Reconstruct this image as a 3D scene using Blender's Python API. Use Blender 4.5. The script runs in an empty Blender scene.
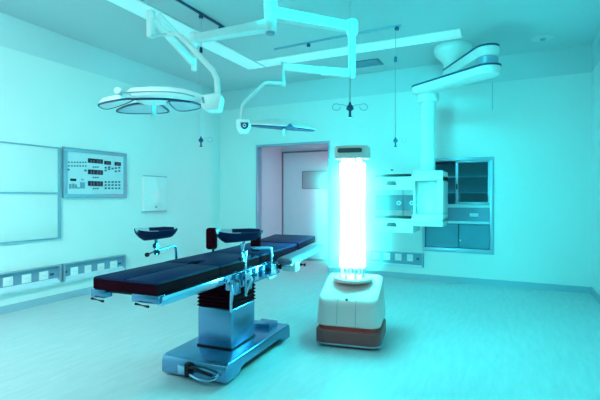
import bpy, bmesh, math, random
from mathutils import Vector, Matrix
random.seed(4)
R = math.radians
PI = math.pi
sc = bpy.context.scene
C = sc.collection

# ------------------------------------------------------------------ camera
YAW = R(25.65); F = 431.0; EYE = 1.3
cd = bpy.data.cameras.new('camera'); cam = bpy.data.objects.new('camera', cd); C.objects.link(cam)
cam.location = (0, 0, EYE); cam.rotation_euler = (R(90), 0, YAW)
cd.sensor_width = 36; cd.lens = F / 600 * 36; cd.shift_y = -4 / 600; cd.clip_start = 0.05
sc.camera = cam
# ------------------------------------------------------------------ world, fill lights, exposure
w = bpy.data.worlds.new('world'); sc.world = w; w.use_nodes = True
w.node_tree.nodes['Background'].inputs[0].default_value = (0.06, 0.86, 0.86, 1)
w.node_tree.nodes['Background'].inputs[1].default_value = 0.42
sc.view_settings.view_transform = 'Standard'; sc.view_settings.look = 'None'
sc.view_settings.exposure = 0; sc.view_settings.gamma = 1; sc.view_settings.use_curve_mapping = False
sc.cycles.use_denoising = True
sc.cycles.max_bounces = 8; sc.cycles.diffuse_bounces = 4

def area(name, loc, rot, sx, sy, col, power):
    l = bpy.data.lights.new(name, 'AREA'); l.shape = 'RECTANGLE'; l.size = sx; l.size_y = sy
    l.color = col; l.energy = power
    o = bpy.data.objects.new(name, l); C.objects.link(o); o.location = loc; o.rotation_euler = rot
    return o
# added fill lights, out of view: left side, camera side, towards the far wall
ll_ = area('fill_light_left', (-2.5, 0.5, 3.2), (R(26), R(38), 0), 0.6, 2.6, (0.70, 0.97, 0.92), 92)
area('fill_light_rear', (-1.6, -0.4, 3.2), (R(25), 0, R(20)), 2.6, 0.6, (0.24, 0.88, 0.89), 32)
l_ = area('fill_light_far', (-1.3, 3.6, 3.2), (R(60), 0, R(14)), 1.5, 0.4, (0.0, 1.0, 1.0), 22); l_.data.spread = R(90)
ll_.data.spread = R(125)
def point(name, loc, col, power, rad):
    l = bpy.data.lights.new(name, 'POINT'); l.color = col; l.energy = power; l.shadow_soft_size = rad
    o = bpy.data.objects.new(name, l); C.objects.link(o); o.location = loc
    return o
point('vestibule_fill', (-2.84, 7.3, 1.3), (1.0, 0.42, 0.60), 11, 0.06)  # added hidden light imitating the pink flare at the doorway

# ------------------------------------------------------------------ pixel -> place helpers
VV = (-math.sin(YAW), math.cos(YAW)); RR = (math.cos(YAW), math.sin(YAW))
def ray(px):
    s = (px - 300) / F
    return (VV[0] + s * RR[0], VV[1] + s * RR[1])
def D(px, py, d):
    q = ray(px); return Vector((q[0] * d, q[1] * d, EYE - (py - 196) / F * d))
def onz(px, py, z): return D(px, py, (EYE - z) * F / (py - 196))
def onx(px, py, x): return D(px, py, x / ray(px)[0])
def ony(px, py, y): return D(px, py, y / ray(px)[1])

# ------------------------------------------------------------------ materials
def mat(name, col, rough=0.5, metal=0.0, noise=0.0, nscale=8.0, stretch=(1, 1, 1), bump=0.0, coat=0.0, emit=None, es=0.0, spec=0.5):
    m = bpy.data.materials.new(name); m.use_nodes = True
    nt = m.node_tree; b = nt.nodes['Principled BSDF']
    b.inputs['Roughness'].default_value = rough; b.inputs['Metallic'].default_value = metal
    b.inputs['Coat Weight'].default_value = coat
    b.inputs['Specular IOR Level'].default_value = spec
    if emit:
        b.inputs['Emission Color'].default_value = (*emit, 1); b.inputs['Emission Strength'].default_value = es
    tc = nt.nodes.new('ShaderNodeTexCoord'); mp = nt.nodes.new('ShaderNodeMapping')
    mp.inputs['Scale'].default_value = stretch
    nz = nt.nodes.new('ShaderNodeTexNoise'); nz.inputs['Scale'].default_value = nscale; nz.inputs['Detail'].default_value = 5
    nt.links.new(tc.outputs['Object'], mp.inputs[0]); nt.links.new(mp.outputs[0], nz.inputs['Vector'])
    rp = nt.nodes.new('ShaderNodeValToRGB')
    rp.color_ramp.elements[0].position = 0.3; rp.color_ramp.elements[1].position = 0.7
    k = max(noise, 0.02)
    rp.color_ramp.elements[0].color = (*[c * (1 - k) for c in col], 1)
    rp.color_ramp.elements[1].color = (*[min(1, c * (1 + k)) for c in col], 1)
    nt.links.new(nz.outputs['Fac'], rp.inputs[0]); nt.links.new(rp.outputs[0], b.inputs['Base Color'])
    if bump:
        bp = nt.nodes.new('ShaderNodeBump'); bp.inputs['Strength'].default_value = bump; bp.inputs['Distance'].default_value = 0.01
        nt.links.new(nz.outputs['Fac'], bp.inputs['Height']); nt.links.new(bp.outputs[0], b.inputs['Normal'])
    return m

M = dict(
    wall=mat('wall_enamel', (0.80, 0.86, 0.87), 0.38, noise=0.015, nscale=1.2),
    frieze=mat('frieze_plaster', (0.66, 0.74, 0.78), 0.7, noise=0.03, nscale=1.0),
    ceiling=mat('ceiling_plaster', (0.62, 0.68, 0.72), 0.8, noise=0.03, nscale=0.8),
    skirting=mat('skirting_vinyl', (0.36, 0.50, 0.60), 0.45),
    white=mat('white_lacquer', (0.86, 0.89, 0.90), 0.3, coat=0.2),
    offwhite=mat('pale_plastic', (0.72, 0.76, 0.78), 0.45),
    panelface=mat('pale_panel', (0.62, 0.74, 0.80), 0.35),
    steel=mat('brushed_steel', (0.17, 0.36, 0.58), 0.27, 0.85, noise=0.08, nscale=30, stretch=(1, 1, 12)),
    brightsteel=mat('polished_steel', (0.42, 0.62, 0.84), 0.18, 1.0, noise=0.05, nscale=12),
    alu=mat('satin_aluminium', (0.36, 0.48, 0.60), 0.4, 0.6, noise=0.03, nscale=20),
    trayface=mat('tray_blue_grey', (0.20, 0.34, 0.47), 0.5),
    traylip=mat('tray_lip', (0.62, 0.78, 0.86), 0.4),
    darkblue=mat('dark_blue_rubber', (0.02, 0.07, 0.17), 0.4),
    lens=mat('frosted_lens', (0.42, 0.55, 0.66), 0.2, coat=0.4),
    pad=mat('navy_vinyl', (0.010, 0.022, 0.075), 0.5, noise=0.2, nscale=3, spec=0.04),
    padside=mat('maroon_black_vinyl', (0.030, 0.003, 0.009), 0.7, noise=0.2, nscale=5, spec=0.02),
    bellow=mat('bellows_rubber', (0.030, 0.003, 0.008), 0.7, noise=0.2, spec=0.03),
    black=mat('black_plastic', (0.012, 0.010, 0.016), 0.5, spec=0.3),
    display=mat('display_black', (0.02, 0.008, 0.03), 0.3, spec=0.3),
    digit=mat('display_digit', (0.16, 0.16, 0.26), 0.4, emit=(0.5, 0.3, 0.5), es=0.12),
    button=mat('panel_button', (0.06, 0.16, 0.26), 0.5),
    greypad=mat('grey_vinyl', (0.45, 0.50, 0.58), 0.35, noise=0.1, nscale=6),
    robot=mat('robot_white_shell', (0.95, 0.58, 0.57), 0.4),
    robotseam=mat('robot_seam', (0.30, 0.26, 0.26), 0.6),
    bumper=mat('robot_brown_bumper', (0.31, 0.060, 0.064), 0.5, noise=0.05),
    rubber=mat('dark_red_rubber', (0.55, 0.02, 0.02), 0.6),
    handle=mat('grey_handle', (0.05, 0.05, 0.06), 0.5),
    vest=mat('vestibule_paint', (0.62, 0.60, 0.70), 0.5, noise=0.02),
    vestfloor=mat('vestibule_floor', (0.7, 0.72, 0.76), 0.4, noise=0.02),
    rosewood=mat('mauve_frame', (0.22, 0.13, 0.19), 0.5),
    viewpane=mat('mauve_view_pane', (0.36, 0.28, 0.36), 0.3),
    vent=mat('grey_vent', (0.16, 0.24, 0.32), 0.6),
    inner=mat('cabinet_interior', (0.10, 0.30, 0.42), 0.45, noise=0.06, nscale=5),
    shelfm=mat('cabinet_shelf', (0.55, 0.78, 0.86), 0.35),
    lightstrip=mat('ceiling_light_diffuser', (0.75, 0.85, 0.88), 0.5, emit=(0.25, 0.95, 0.98), es=0.35),
)
M['headpad'] = mat('navy_vinyl_warm_spill', (0.05, 0.018, 0.055), 0.5, noise=0.2, nscale=3, spec=0.06)  # head cushion: reddish light from the doorway tinted into the vinyl colour
M['armpad'] = mat('grey_vinyl_warm_spill', (0.14, 0.09, 0.13), 0.4, noise=0.1, nscale=6)  # arm pad: the same warm light mixed into its grey
def glassmat(name, col, alpha):
    m = bpy.data.materials.new(name); m.use_nodes = True; nt = m.node_tree
    nt.nodes.clear(); o = nt.nodes.new('ShaderNodeOutputMaterial')
    tr = nt.nodes.new('ShaderNodeBsdfTransparent'); tr.inputs[0].default_value = (*col, 1)
    gl = nt.nodes.new('ShaderNodeBsdfGlossy'); gl.inputs['Roughness'].default_value = 0.05
    mx = nt.nodes.new('ShaderNodeMixShader'); mx.inputs[0].default_value = alpha
    nt.links.new(tr.outputs[0], mx.inputs[1]); nt.links.new(gl.outputs[0], mx.inputs[2]); nt.links.new(mx.outputs[0], o.inputs[0])
    return m
M['glass'] = glassmat('cabinet_glass', (0.62, 0.85, 0.9), 0.10)
def emat(name, col, s):
    m = bpy.data.materials.new(name); m.use_nodes = True; nt = m.node_tree
    nt.nodes.clear(); o = nt.nodes.new('ShaderNodeOutputMaterial'); e = nt.nodes.new('ShaderNodeEmission')
    e.inputs[0].default_value = (*col, 1); e.inputs[1].default_value = s; nt.links.new(e.outputs[0], o.inputs[0]); return m
M['core'] = emat('core_mirror_glow', (0.85, 1.0, 1.0), 5)  # emission standing in for tube light mirrored by the core column
M['tube'] = emat('uv_tube_glow', (0.04, 0.98, 0.98), 145)

# floor: pale sheet vinyl with faint directional streaks
def floor_mat():
    m = bpy.data.materials.new('streaked_vinyl_floor'); m.use_nodes = True; nt = m.node_tree; b = nt.nodes['Principled BSDF']
    tc = nt.nodes.new('ShaderNodeTexCoord'); mp = nt.nodes.new('ShaderNodeMapping')
    mp.inputs['Rotation'].default_value = (0, 0, R(-38)); mp.inputs['Scale'].default_value = (7.0, 1.2, 1)
    nz = nt.nodes.new('ShaderNodeTexNoise'); nz.inputs['Scale'].default_value = 3.0; nz.inputs['Detail'].default_value = 8; nz.inputs['Roughness'].default_value = 0.65
    rp = nt.nodes.new('ShaderNodeValToRGB')
    rp.color_ramp.elements[0].position = 0.3; rp.color_ramp.elements[0].color = (0.52, 0.62, 0.66, 1)
    rp.color_ramp.elements[1].position = 0.7; rp.color_ramp.elements[1].color = (0.64, 0.72, 0.75, 1)
    nt.links.new(tc.outputs['Object'], mp.inputs[0]); nt.links.new(mp.outputs[0], nz.inputs['Vector'])
    nt.links.new(nz.outputs['Fac'], rp.inputs[0]); nt.links.new(rp.outputs[0], b.inputs['Base Color'])
    b.inputs['Roughness'].default_value = 0.33
    b.inputs['Specular IOR Level'].default_value = 0.45
    return m
M['floor'] = floor_mat()

# ------------------------------------------------------------------ mesh helpers
def axes(d):
    d = d.normalized(); up = Vector((0, 0, 1)) if abs(d.z) < 0.95 else Vector((1, 0, 0))
    a = d.cross(up).normalized(); b = a.cross(d).normalized(); return a, b
class MB:
    def __init__(s): s.bm = bmesh.new()
    def box(s, x0, x1, y0, y1, z0, z1, mi=0, mx=None):
        vs = [Vector((x, y, z)) for z in (z0, z1) for y in (y0, y1) for x in (x0, x1)]
        if mx: vs = [mx @ v for v in vs]
        v = [s.bm.verts.new(p) for p in vs]
        for f in ((0, 2, 3, 1), (4, 5, 7, 6), (0, 1, 5, 4), (2, 6, 7, 3), (0, 4, 6, 2), (1, 3, 7, 5)):
            s.bm.faces.new([v[i] for i in f]).material_index = mi
        return s
    def beam(s, p, q, wd, h, mi=0, w2=None, h2=None):
        p, q = Vector(p), Vector(q); a, b = axes(q - p); w2 = w2 or wd; h2 = h2 or h
        v = []
        for c, ww, hh in ((p, wd, h), (q, w2, h2)):
            for sa, sb in ((-1, -1), (1, -1), (1, 1), (-1, 1)): v.append(s.bm.verts.new(c + a * sa * ww / 2 + b * sb * hh / 2))
        for f in ((3, 2, 1, 0), (4, 5, 6, 7), (0, 1, 5, 4), (1, 2, 6, 5), (2, 3, 7, 6), (3, 0, 4, 7)):
            s.bm.faces.new([v[i] for i in f]).material_index = mi
        return s
    def tube(s, pts, r, n=12, mi=0, closed=False, smooth_n=0):
        pts = [Vector(p) for p in pts]
        for _ in range(smooth_n):
            q = [] if closed else [pts[0]]
            rng = range(len(pts)) if closed else range(len(pts) - 1)
            for i in rng:
                a, b = pts[i], pts[(i + 1) % len(pts)]
                q += [a * .75 + b * .25, a * .25 + b * .75]
            if not closed: q.append(pts[-1])
            pts = q
        rings = []; prev = None; m = len(pts)
        for i, p in enumerate(pts):
            if closed: d = pts[(i + 1) % m] - pts[i - 1]
            else: d = pts[min(i + 1, m - 1)] - pts[max(i - 1, 0)]
            if prev is None: a, b = axes(d)
            else:
                d = d.normalized(); a = (prev - d * prev.dot(d)).normalized(); b = d.cross(a)
            prev = a
            rr = r[i] if isinstance(r, (list, tuple)) and len(r) == m else (r if not isinstance(r, (list, tuple)) else r[0])
            rings.append([s.bm.verts.new(p + a * math.cos(2 * PI * k / n) * rr + b * math.sin(2 * PI * k / n) * rr) for k in range(n)])
        for i in range(m if closed else m - 1):
            A, B = rings[i], rings[(i + 1) % m]
            for k in range(n): s.bm.faces.new((A[k], A[(k + 1) % n], B[(k + 1) % n], B[k])).material_index = mi
        if not closed:
            s.bm.faces.new(rings[0][::-1]).material_index = mi; s.bm.faces.new(rings[-1]).material_index = mi
        return s
    def lathe(s, prof, cx=0, cy=0, n=32, mi=0, sx=1, sy=1):
        rings = [[s.bm.verts.new((cx + r * sx * math.cos(2 * PI * k / n), cy + r * sy * math.sin(2 * PI * k / n), z)) for k in range(n)] for r, z in prof]
        for A, B in zip(rings, rings[1:]):
            for k in range(n): s.bm.faces.new((A[k], A[(k + 1) % n], B[(k + 1) % n], B[k])).material_index = mi
        s.bm.faces.new(rings[0][::-1]).material_index = mi; s.bm.faces.new(rings[-1]).material_index = mi
        return s
    def prism(s, poly, ext, mi=0, mx=None):
        """poly: list of 3-D points in one plane; ext: extrusion vector"""
        poly = [Vector(p) for p in poly]; ext = Vector(ext)
        A = [s.bm.verts.new((mx @ p) if mx else p) for p in poly]
        B = [s.bm.verts.new((mx @ (p + ext)) if mx else p + ext) for p in poly]
        n = len(A)
        s.bm.faces.new(A[::-1]).material_index = mi; s.bm.faces.new(B).material_index = mi
        for k in range(n): s.bm.faces.new((A[k], A[(k + 1) % n], B[(k + 1) % n], B[k])).material_index = mi
        return s
    def rings(s, rs, mi=0, cap=True):
        V = [[s.bm.verts.new(Vector(p)) for p in r] for r in rs]; n = len(V[0])
        for A, B in zip(V, V[1:]):
            for k in range(n): s.bm.faces.new((A[k], A[(k + 1) % n], B[(k + 1) % n], B[k])).material_index = mi
        if cap: s.bm.faces.new(V[0][::-1]).material_index = mi; s.bm.faces.new(V[-1]).material_index = mi
        return s
    def build(s, name, mats, parent=None, bevel=0.0, seg=2, smooth=True, origin=None):
        bmesh.ops.recalc_face_normals(s.bm, faces=s.bm.faces[:])
        if bevel:
            ed = [e for e in s.bm.edges if len(e.link_faces) == 2 and e.calc_face_angle(0) > R(32)]
            bmesh.ops.bevel(s.bm, geom=ed, offset=bevel, segments=seg, profile=0.5, affect='EDGES', clamp_overlap=True)
        if origin is not None:
            bmesh.ops.translate(s.bm, verts=s.bm.verts[:], vec=-Vector(origin))
        me = bpy.data.meshes.new(name)
        for f in s.bm.faces: f.smooth = smooth
        s.bm.to_mesh(me); s.bm.free()
        if smooth: me.set_sharp_from_angle(angle=R(35))
        for m in (mats if isinstance(mats, (list, tuple)) else [mats]): me.materials.append(m)
        o = bpy.data.objects.new(name, me); C.objects.link(o)
        if origin is not None: o.location = origin
        if parent: o.parent = parent
        return o
def rrect(x0, x1, y0, y1, r, z, n=6):
    pts = []
    for cx, cy, a0 in ((x1 - r, y1 - r, 0), (x0 + r, y1 - r, 90), (x0 + r, y0 + r, 180), (x1 - r, y0 + r, 270)):
        for k in range(n + 1):
            a = R(a0 + 90 * k / n); pts.append(Vector((cx + r * math.cos(a), cy + r * math.sin(a), z)))
    return pts
def empty(name, loc, rz=0):
    o = bpy.data.objects.new(name, None); C.objects.link(o); o.location = loc; o.rotation_euler = (0, 0, rz); o.empty_display_size = 0.1; return o
def tag(o, label, cat, group=None):
    o['label'] = label; o['category'] = cat
    if group: o['group'] = group
    return o
def struct(o, label=None):
    o['kind'] = 'structure'
    if label: o['label'] = label
    return o
def part(mb, name, mats, parent, loc=None, **k):
    """part of an Empty whose mesh is given in world space: re-based on the parent's place"""
    o = mb.build(name, mats, None, **k)
    o.parent = parent
    o.matrix_parent_inverse = Matrix.Identity(4)
    inv = (Matrix.Translation(parent_world(parent)[0]) @ Matrix.Rotation(parent_world(parent)[1], 4, 'Z')).inverted()
    o.data.transform(inv)
    return o
def parent_world(p):
    while p.parent: p = p.parent
    return p.location.copy(), p.rotation_euler.z

# ------------------------------------------------------------------ the setting
LX, BY, RX, HW, HC = -5.016, 6.866, 1.02, 2.95, 3.32
Y0 = -2.2                                        # the room runs on behind the camera
DX0, DX1, DZ = -4.20, -2.73, 2.245               # doorway in the far wall
CX0, CX1, CZ0, CZ1 = -1.165, -0.19, 0.48, 1.857  # recessed cabinet
struct(MB().box(LX - .1, RX + .1, Y0, BY + 1.2, -0.1, 0).build('floor', M['floor']), 'pale streaked vinyl floor')
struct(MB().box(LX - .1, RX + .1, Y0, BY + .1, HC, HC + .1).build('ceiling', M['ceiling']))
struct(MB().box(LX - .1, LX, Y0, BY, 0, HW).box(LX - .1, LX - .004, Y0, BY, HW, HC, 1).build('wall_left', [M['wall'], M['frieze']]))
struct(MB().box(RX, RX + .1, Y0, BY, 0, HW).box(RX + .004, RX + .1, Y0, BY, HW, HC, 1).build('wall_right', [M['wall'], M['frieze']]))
b = MB()
for x0, x1, z0, z1 in ((LX - .1, DX0, 0, HW), (DX0, DX1, DZ, HW), (DX1, CX0, 0, HW), (CX0, CX1, 0, CZ0), (CX0, CX1, CZ1, HW), (CX1, RX + .1, 0, HW)):
    b.box(x0, x1, BY, BY + .12, z0, z1)
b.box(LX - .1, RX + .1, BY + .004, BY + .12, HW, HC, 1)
struct(b.build('wall_back', [M['wall'], M['frieze']], smooth=False))
VY = 7.90
struct(MB().box(DX0 - .1, DX0, BY + .12, VY, 0, 2.32).box(DX1, DX1 + .1, BY + .12, VY, 0, 2.32).box(DX0 - .1, DX1 + .1, VY, VY + .1, 0, 2.32)
       .build('wall_vestibule', M['vest'], smooth=False))
struct(MB().box(DX0 - .1, DX1 + .1, BY + .12, VY + .1, 2.32, 2.4).build('ceiling_vestibule', M['vest']))
b = MB()
for z in (2.18,): b.box(DX0, DX1, VY - .03, VY, z, z + .03)
b.box(DX0, DX1, VY - .02, VY, 0, .05); b.box(DX0, DX0 + .02, BY + .12, VY - .02, 0, .05)
b.box(DX0, DX0 + .025, VY - .025, VY, .05, 2.18)
struct(b.build('trim_1', M['rosewood']))
# doorway frame
b = MB(); t = .035
b.box(DX0, DX0 + t, BY - .015, BY + .14, 0, DZ).box(DX1 - t, DX1, BY - .015, BY + .14, 0, DZ).box(DX0 + t, DX1 - t, BY - .015, BY + .14, DZ - t, DZ)
d = struct(b.build('door_1', M['alu'], bevel=.004), 'open doorway with thin dark metal frame in the far wall')
# skirtings
struct(MB().box(LX, LX + .015, Y0, BY, 0, .085).build('baseboard_left', M['skirting']))
struct(MB().box(LX + .015, DX0, BY - .015, BY, 0, .085).box(DX1, RX, BY - .015, BY, 0, .085).build('baseboard_back', M['skirting']))
struct(MB().box(RX - .015, RX, Y0, BY - .015, 0, .085).build('baseboard_right', M['skirting']))
struct(MB().box(CX1 - .004, CX1 + .004, BY - .003, BY, 2.55, HW).build('trim_2', M['alu']))

# ------------------------------------------------------------------ ceiling fittings
def strip(x0, x1, y0, y1, label):
    e = tag(empty('ceiling_light', ((x0 + x1) / 2, (y0 + y1) / 2, HC)), label, 'ceiling light', 'strip lights in the ceiling')
    part(MB().box(x0, x1, y0, y1, HC - .012, HC), 'frame', M['white'], e, bevel=.003)
    m = .015
    part(MB().box(x0 + m, x1 - m, y0 + m, y1 - m, HC - .016, HC - .012), 'diffuser', M['lightstrip'], e)
strip(-3.70, -3.40, 0.6, 5.82, 'long white strip light running away along the left of the ceiling')
strip(-3.38, -0.5, 5.50, 5.82, 'long white strip light running across the far end of the ceiling')

def track(name, p, q, stops, label):
    e = tag(empty(name, (Vector(p) + Vector(q)) / 2), label, 'ceiling rail')
    part(MB().beam(p, q, .022, .022), 'rail', M['alu'] if 'across' in label else M['darkblue'], e)
    for s in stops:
        c = Vector(p).lerp(Vector(q), s)
        part(MB().lathe([(.022, c.z - .05), (.028, c.z - .03), (.02, c.z - .01)], c.x, c.y, 12), 'trolley', M['darkblue'], e)
z = HC - .012
track('ceiling_rail', (-3.04, 2.2, z), (-3.04, 4.32, z), (.76, .93), 'dark drip rail running away on the ceiling at upper left')
track('ceiling_rail', (-2.87, 5.17, z), (-1.12, 5.08, z), (.30, .97), 'grey drip rail across the ceiling behind the lamp arm')

def iv_rod(top, zb, label, hooks):
    x, y, zt = top
    e = tag(empty('drip_rod', (x, y, zb)), label, 'drip rod', 'rods hanging from the ceiling rails')
    part(MB().tube([(x, y, zb + .11), (x, y, zt)], .0065, 10), 'rod', M['offwhite'], e)
    part(MB().lathe([(.010, zb), (.020, zb + .004), (.009, zb + .015), (.009, zb + .05), (.028, zb + .065), (.024, zb + .085), (.010, zb + .10), (.006, zb + .118)], x, y, 14), 'weight', M['darkblue'], e)
    for k in range(hooks):
        a = YAW + PI * k; u = Vector((math.cos(a), math.sin(a), 0))
        c = Vector((x, y, zb + .075)); pts = [c, c + u * .045 + Vector((0, 0, .022))]
        cc = c + u * .10 + Vector((0, 0, .005))
        pts += [cc + u * .030 * math.cos(R(140 - j * 40)) + Vector((0, 0, .025 * math.sin(R(140 - j * 40)))) for j in range(9)]
        part(MB().tube(pts, .0028, 6, smooth_n=1), 'hook', M['alu'], e)
    c = MB().lathe([(.012, zt - (zt - zb) * .27), (.017, zt - (zt - zb) * .27 + .01), (.017, zt - (zt - zb) * .27 + .05), (.012, zt - (zt - zb) * .27 + .06)], x, y, 12)
    part(c, 'clamp', M['darkblue'], e)
iv_rod((-3.04, 3.81, HC - .06), 1.84, 'thin drip rod hanging beside the left surgical lamp', 1)
p = D(350, 118, 3.15)
iv_rod((p.x, p.y, HC), p.z, 'thin drip rod with two wire loops, hanging above the disinfection robot', 2)
p = D(395.5, 147, 5.1)
iv_rod((p.x, p.y, HC - .06), p.z, 'thin drip rod hanging left of the supply pendant', 1)
v = tag(empty('ceiling_vent', (-1.92, 6.35, HC)), 'grey slotted air vent in the ceiling near the far wall', 'air vent')
part(MB().box(-2.14, -1.70, 6.18, 6.50, HC - .012, HC), 'frame', M['vent'], v, bevel=.003)
b = MB()
for k in range(8): b.box(-2.11, -1.73, 6.205 + k * .035, 6.22 + k * .035, HC - .018, HC - .012)
part(b, 'slats', M['alu'], v)
v = tag(empty('smoke_detector', (.41, 6.27, HC)), 'round flat white disc on the ceiling at the right', 'smoke detector')
part(MB().lathe([(.13, HC), (.13, HC - .012), (.10, HC - .025)], .41, 6.27, 32), 'base', M['offwhite'], v)
part(MB().lathe([(.035, HC - .025), (.03, HC - .045)], .41, 6.27, 20), 'sensor', M['alu'], v)

# ------------------------------------------------------------------ left wall fittings
# two-tier framed wall panel
e = tag(empty('wall_cabinet', (LX, 2.5, .78)), 'large white two-tier panel with thin grey frame on the left wall', 'wall panel')
part(MB().box(LX, LX + .02, 1.5, 3.50, 1.345, 1.885), 'upper_panel', M['wall'], e, bevel=.003)
part(MB().box(LX, LX + .02, 1.5, 3.50, .79, 1.325), 'lower_panel', M['wall'], e, bevel=.003)
b = MB()
b.box(LX, LX + .03, 1.48, 3.50, 1.885, 1.90).box(LX, LX + .03, 1.48, 3.50, 1.325, 1.345).box(LX, LX + .03, 1.48, 3.50, .772, .79).box(LX, LX + .035, 3.50, 3.535, .772, 1.90)
part(b, 'frame', M['alu'], e)

# control panel
e = tag(empty('control_panel', (LX, 4.06, 1.28)), 'steel-framed control panel with dark digital displays on the left wall', 'control panel')
ya, yb, za, zb = 3.565, 4.55, 1.275, 1.915
part(MB().box(LX, LX + .03, ya + .03, yb - .03, za + .03, zb - .03), 'face', M['panelface'], e)
b = MB(); fw = .05
b.box(LX, LX + .045, ya, yb, za, za + fw).box(LX, LX + .045, ya, yb, zb - fw, zb).box(LX, LX + .045, ya, ya + fw, za + fw, zb - fw).box(LX, LX + .045, yb - fw, yb, za + fw, zb - fw)
part(b, 'frame', M['alu'], e, bevel=.004)
FX = LX + .03
def lw(cx, cy):   # crop pixel of the panel study -> wall
    q = onx(50 + cx / 4.615, 140 + cy / 4.615, FX); return q.y, q.z
def lbox(b, x0, y0, x1, y1, th):
    a, z1 = lw(x0, y0); c, z0 = lw(x1, y1); _, zc = lw(x1, y0); b.box(FX, FX + th, a, c, (z0), (z1 + zc) / 2)
for x0, y0, x1, y1, n in ((175, 87, 243, 110, 4), (175, 138, 243, 161, 4), (175, 190, 243, 213, 4), (250, 97, 280, 115, 2), (298, 102, 326, 120, 2), (93, 178, 120, 190, 0)):
    b = MB(); lbox(b, x0, y0, x1, y1, .006); dsp = part(b, 'display', M['display'], e)
    if n:
        ww = (x1 - x0) / (n + .6)
        for k in range(n):
            b = MB()
            xx = x0 + ww * (.5 + k); h = y1 - y0
            for (u0, v0, u1, v1) in ((.1, .22, .6, .3), (.1, .46, .6, .54), (.1, .7, .6, .78), (.1, .22, .2, .78) if k % 2 else (.5, .22, .6, .78)):
                lbox(b, xx + ww * u0, y0 + h * v0, xx + ww * u1, y0 + h * v1, .008)
            o = part(b, 'digit', M['digit'], e); o.parent = dsp
def buttons(spots, s, name='button', m='button'):
    for x, y in spots:
        b = MB(); lbox(b, x - s, y - s, x + s, y + s, .008); part(b, name, M[m], e)
buttons([(x, y) for y in (125, 173, 224) for x in (200, 210, 220)], 3)
buttons([(x, y) for y in (103, 120) for x in (86, 100, 113, 126, 139, 152, 164)], 3, 'switch')
buttons([(84, 137), (163, 141)], 4.5, 'knob')
buttons([(x, y) for y in (194, 208, 223) for x in (256, 272, 288, 304, 319)], 4)
buttons([(256, 128), (272, 126), (303, 130), (319, 128), (256, 141), (272, 135), (288, 132), (303, 145), (319, 143)], 4)
buttons([(150, 183)], 5, 'knob', 'alu')
for x0, y0, x1, y1 in ((88, 203, 98, 225), (102, 201, 112, 224), (115, 205, 124, 224), (127, 218, 136, 225), (139, 195, 160, 224)):
    b = MB(); lbox(b, x0, y0, x1, y1, .006); part(b, 'slider', M['trayface'], e)

# small white box
e = tag(empty('wall_box', (LX, 5.11, 1.05)), 'small white flat box on the left wall, right of the control panel', 'wall box')
part(MB().box(LX, LX + .06, 4.87, 5.35, 1.07, 1.60), 'housing', M['white'], e, bevel=.006)
part(MB().box(LX, LX + .062, 4.89, 5.35, 1.60, 1.615), 'top_edge', M['alu'], e)
part(MB().box(LX, LX + .062, 4.87, 5.35, 1.05, 1.07), 'bottom_edge', M['alu'], e)
q = onx(156, 207, LX + .06)
part(MB().box(LX + .06, LX + .07, q.y - .012, q.y + .012, q.z - .01, q.z + .01), 'knob', M['handle'], e)

# service trays with sockets
def tray_left(y0, y1, socks, oval, label):
    e = tag(empty('socket_tray', (LX, (y0 + y1) / 2, .22)), label, 'socket tray', 'socket trays low on the walls')
    z0, z1 = .235, .452; k = LX
    part(MB().box(k, k + .012, y0, y1, z0, z1), 'back_plate', M['trayface'], e)
    part(MB().box(k, k + .06, y0, y1, z1 - .012, z1).box(k, k + .06, y0, y0 + .025, z0, z1 - .012).box(k, k + .06, y1 - .025, y1, z0, z1 - .012), 'frame', M['alu'], e, bevel=.003)
    part(MB().prism([(k, y0 + .025, z0 - .012), (k + .06, y0 + .025, z0 - .012), (k + .06, y0 + .025, z0 + .015), (k + .012, y0 + .025, z0 + .055), (k, y0 + .025, z0 + .055)], (0, y1 - y0 - .05, 0)), 'ledge', M['traylip'], e)
    for px0, py0, px1, py1 in socks:
        a = onx(px0, py0, k + .015); c = onx(px1, py1, k + .015); zc = (a.z + c.z) / 2
        s = part(MB().box(k + .012, k + .024, a.y, c.y, zc - .05, zc + .05), 'socket', M['white'], e, bevel=.003)
        yc = (a.y + c.y) / 2
        o = part(MB().box(k + .024, k + .026, yc - .028, yc + .028, zc - .004, zc + .004), 'slot', M['panelface'], e); o.parent = s
    for px, py in oval:
        a = onx(px, py, k + .012)
        part(MB().box(k + .012, k + .02, a.y - .025, a.y + .025, a.z - .013, a.z + .013), 'inlet', M['darkblue'], e, bevel=.005)
tray_left(2.2, 3.525, [(2.8, 277, 12.8, 286), (21.7, 274.5, 31, 282.5), (39, 271.5, 48, 279.7)], [(51.8, 274.3)], 'socket tray at the far left, under the large framed wall panel')
tray_left(3.55, 4.525, [(70.5, 267.5, 77.7, 274.5), (84.5, 265.5, 91, 272.5), (97.5, 263.5, 104, 270.5), (110, 261, 116.7, 268)], [(65, 272), (119.5, 263.5)], 'socket tray with four sockets under the control panel')
e = tag(empty('socket_tray', (-1.6, BY, .18)), 'socket tray on the far wall, under the supply pendant', 'socket tray', 'socket trays low on the walls')
part(MB().box(-2.15, -1.165, BY - .012, BY, .19, .415), 'back_plate', M['trayface'], e)
part(MB().box(-2.15, -1.165, BY - .05, BY, .405, .415).box(-2.15, -2.13, BY - .05, BY, .19, .405).box(-1.185, -1.165, BY - .05, BY, .19, .405), 'frame', M['alu'], e, bevel=.003)
part(MB().box(-2.13, -1.185, BY - .05, BY, .185, .225), 'ledge', M['traylip'], e, bevel=.006)
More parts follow.
